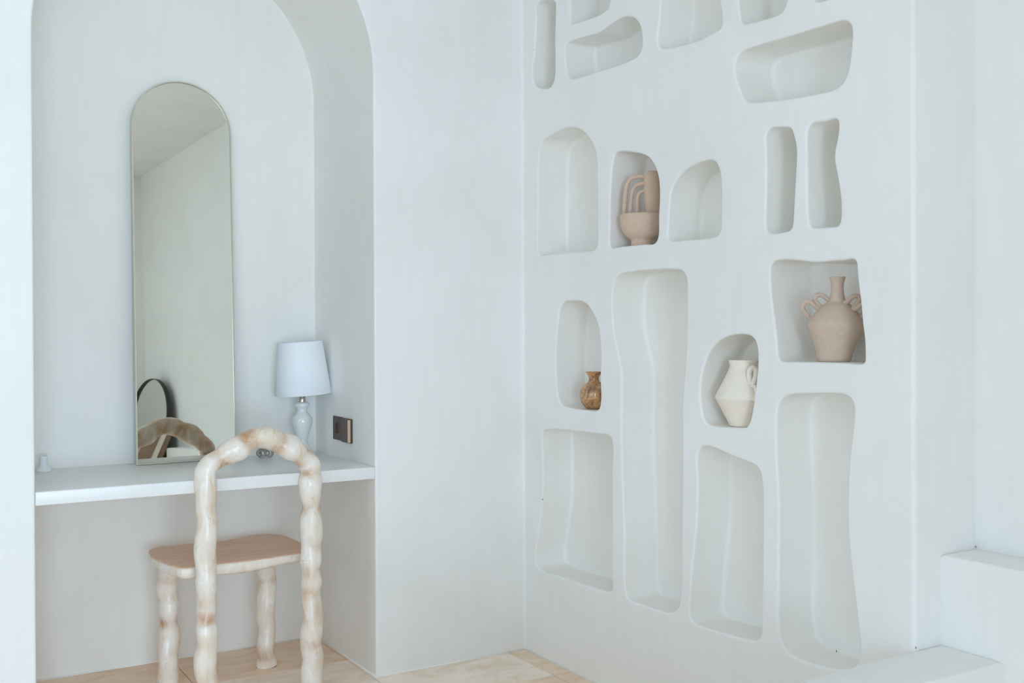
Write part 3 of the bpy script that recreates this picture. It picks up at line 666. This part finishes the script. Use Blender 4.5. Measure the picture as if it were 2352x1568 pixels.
def on_jug(x, y, out):
    """a point `out` off the jug's wall, on the side that faces the room"""
    R = rad_at(y)*k+out; a = (x-2030)*k; a = max(-R*.985, min(R*.985, a)); return (a, -math.sqrt(max(R*R-a*a, 1e-8)), (1360-y)*k)
hj = [on_jug(*t) for t in ((2098, 930, .000), (2086, 880, .008), (2082, 820, .015), (2092, 785, .020), (2116, 768, .022), (2140, 785, .022), (2145, 830, .020), (2135, 880, .014), (2118, 930, .006), (2106, 965, .002))]
v, f = tube_mesh(crom(hj, .0025, False), .0078, 14); link('handle', mesh('handle', v, f), M_BISQUE, jg)
hj = [on_jug(*t) for t in ((2108, 950, .002), (2128, 948, .008), (2146, 975, .012), (2152, 1020, .012), (2146, 1060, .006), (2138, 1085, .000))]
v, f = tube_mesh(crom(hj, .0025, False), .0065, 14); link('handle', mesh('handle', v, f), M_BISQUE, jg)
# brown mottled vase
bx, by = .066, -.372; k = .001568/4.3556
bv_ = thing('stone_vase', 'small glossy brown mottled stone vase with flared rim in a narrow niche', 'vase', (bx, by, niche_floor('13', -by)), frame_at(bx, by))
pr = [(58, 1178), (70, 1174), (105, 1150), (134, 1105), (146, 1050), (143, 1000), (122, 955), (88, 925), (60, 905), (51, 880), (55, 855), (72, 830), (88, 812), (90, 806), (84, 806), (62, 826), (44, 856), (40, 880)]
v, f = lathe([(0, 0)]+smooth_prof([(a*k, (1178-b)*k) for a, b in pr], .003)+[(0, (1178-890)*k)], 56)
link('body', mesh('body', v, f), M_STONE, bv_)
# pinkish sculptural vase: footed bowl, upright cylinder, three nested arches
px_, py_ = .068, -.647; k = .0014702/5.806
sv = thing('arched_vase', 'pinkish clay sculptural vase with nested arches on a footed bowl', 'vase', (px_, py_, niche_floor('8', -py_)), frame_at(px_, py_))
X0 = 655; zz = lambda y: (1338-y)*k
pr = [(128, 1338), (138, 1334), (140, 1300), (141, 1250), (150, 1240), (205, 1195), (255, 1120), (282, 1040), (291, 965), (288, 925), (276, 906), (262, 902), (254, 908), (240, 960)]
v, f = lathe([(0, 0)]+smooth_prof([(a*k, zz(b)) for a, b in pr], .003)+[(0, zz(960))], 64); link('bowl', mesh('bowl', v, f), M_CLAY2, sv)
cyl = [(0, 960), (92, 960), (93, 900), (98, 800), (104, 620), (107, 450), (106, 345), (103, 338), (92, 338), (90, 380), (80, 600), (0, 640)]
v, f = lathe([(a*k, zz(b)) for a, b in cyl], 48); cl = link('cylinder', mesh('cylinder', v, f), M_CLAY2, sv, sharp=45); cl.location = ((790-X0)*k, 0, 0)
for r_, L in ((30, [(424, 960), (428, 880), (440, 700), (452, 580), (470, 500), (506, 438), (560, 407), (620, 398), (720, 396)]),
              (28, [(502, 960), (506, 880), (520, 700), (532, 620), (552, 560), (590, 516), (640, 495), (720, 486)]),
              (25, [(597, 960), (597, 880), (600, 760), (605, 675), (620, 628), (650, 602), (715, 588)])):
    P = [((x-X0)*k, 0, zz(y)) for x, y in L]
    v, f = tube_mesh(crom(P, .003, False), r_*k, 14); link('arch', mesh('arch', v, f), M_CLAY2, sv)

# ------------------------------------------------------------------ what stands behind the viewer, seen in the mirror
am = thing('dark_framed_mirror', 'dark-framed arched mirror leaning in the far corner of the reflection', 'mirror', (.070, -3.665, .0), rot=(math.radians(-6), 0, -PI/2-.16))
mirror_parts(am, .60, 1.22, .006, .035, M_MIRROR, M_DARKF)
for i, (x, y, w, h, a, mm) in enumerate(((-.40, -3.570, .10, .92, .45, M_PLANK), (-.28, -3.592, .03, .90, .44, M_BISQUE), (-.21, -3.614, .045, .86, .40, M_PLANK), (-.08, -3.636, .03, .76, .28, M_DARKF))):
    b = rbox('board', 0, w, 0, .02, 0, h, .002, mm); b.location = (x, y, w*math.sin(a)); b.rotation_euler = (0, a, 0)
    tag(b, ('widest brown board leaning beside the dark-framed mirror', 'pale narrow board between the brown boards in the reflection', 'narrow brown board right of the pale board in the reflection', 'thin black board at the right end of the leaning boards')[i], 'board')

# ------------------------------------------------------------------ small chips knocked out of the plaster
for x, y, z, r_ in ((.0609, -.8705, 1.607, .0016), (.0008, -.1283, .598, .0030), (.0035, -1.7915, .4575, .0022), (.128, -1.433, .338, .0028), (.2325, -1.793, .678, .0018), (0, -.080, 2.301, .0016)):
    v, f = lathe([(0, -r_), (r_*.7, -r_*.7), (r_, 0), (r_*.6, r_*.8), (0, r_)], 8)
    o = link('chip', mesh('chip', v, f), M_PLANK, wr, kind='structure'); o.location = (x, y, z); o.scale = (.5, .6, 1.3)
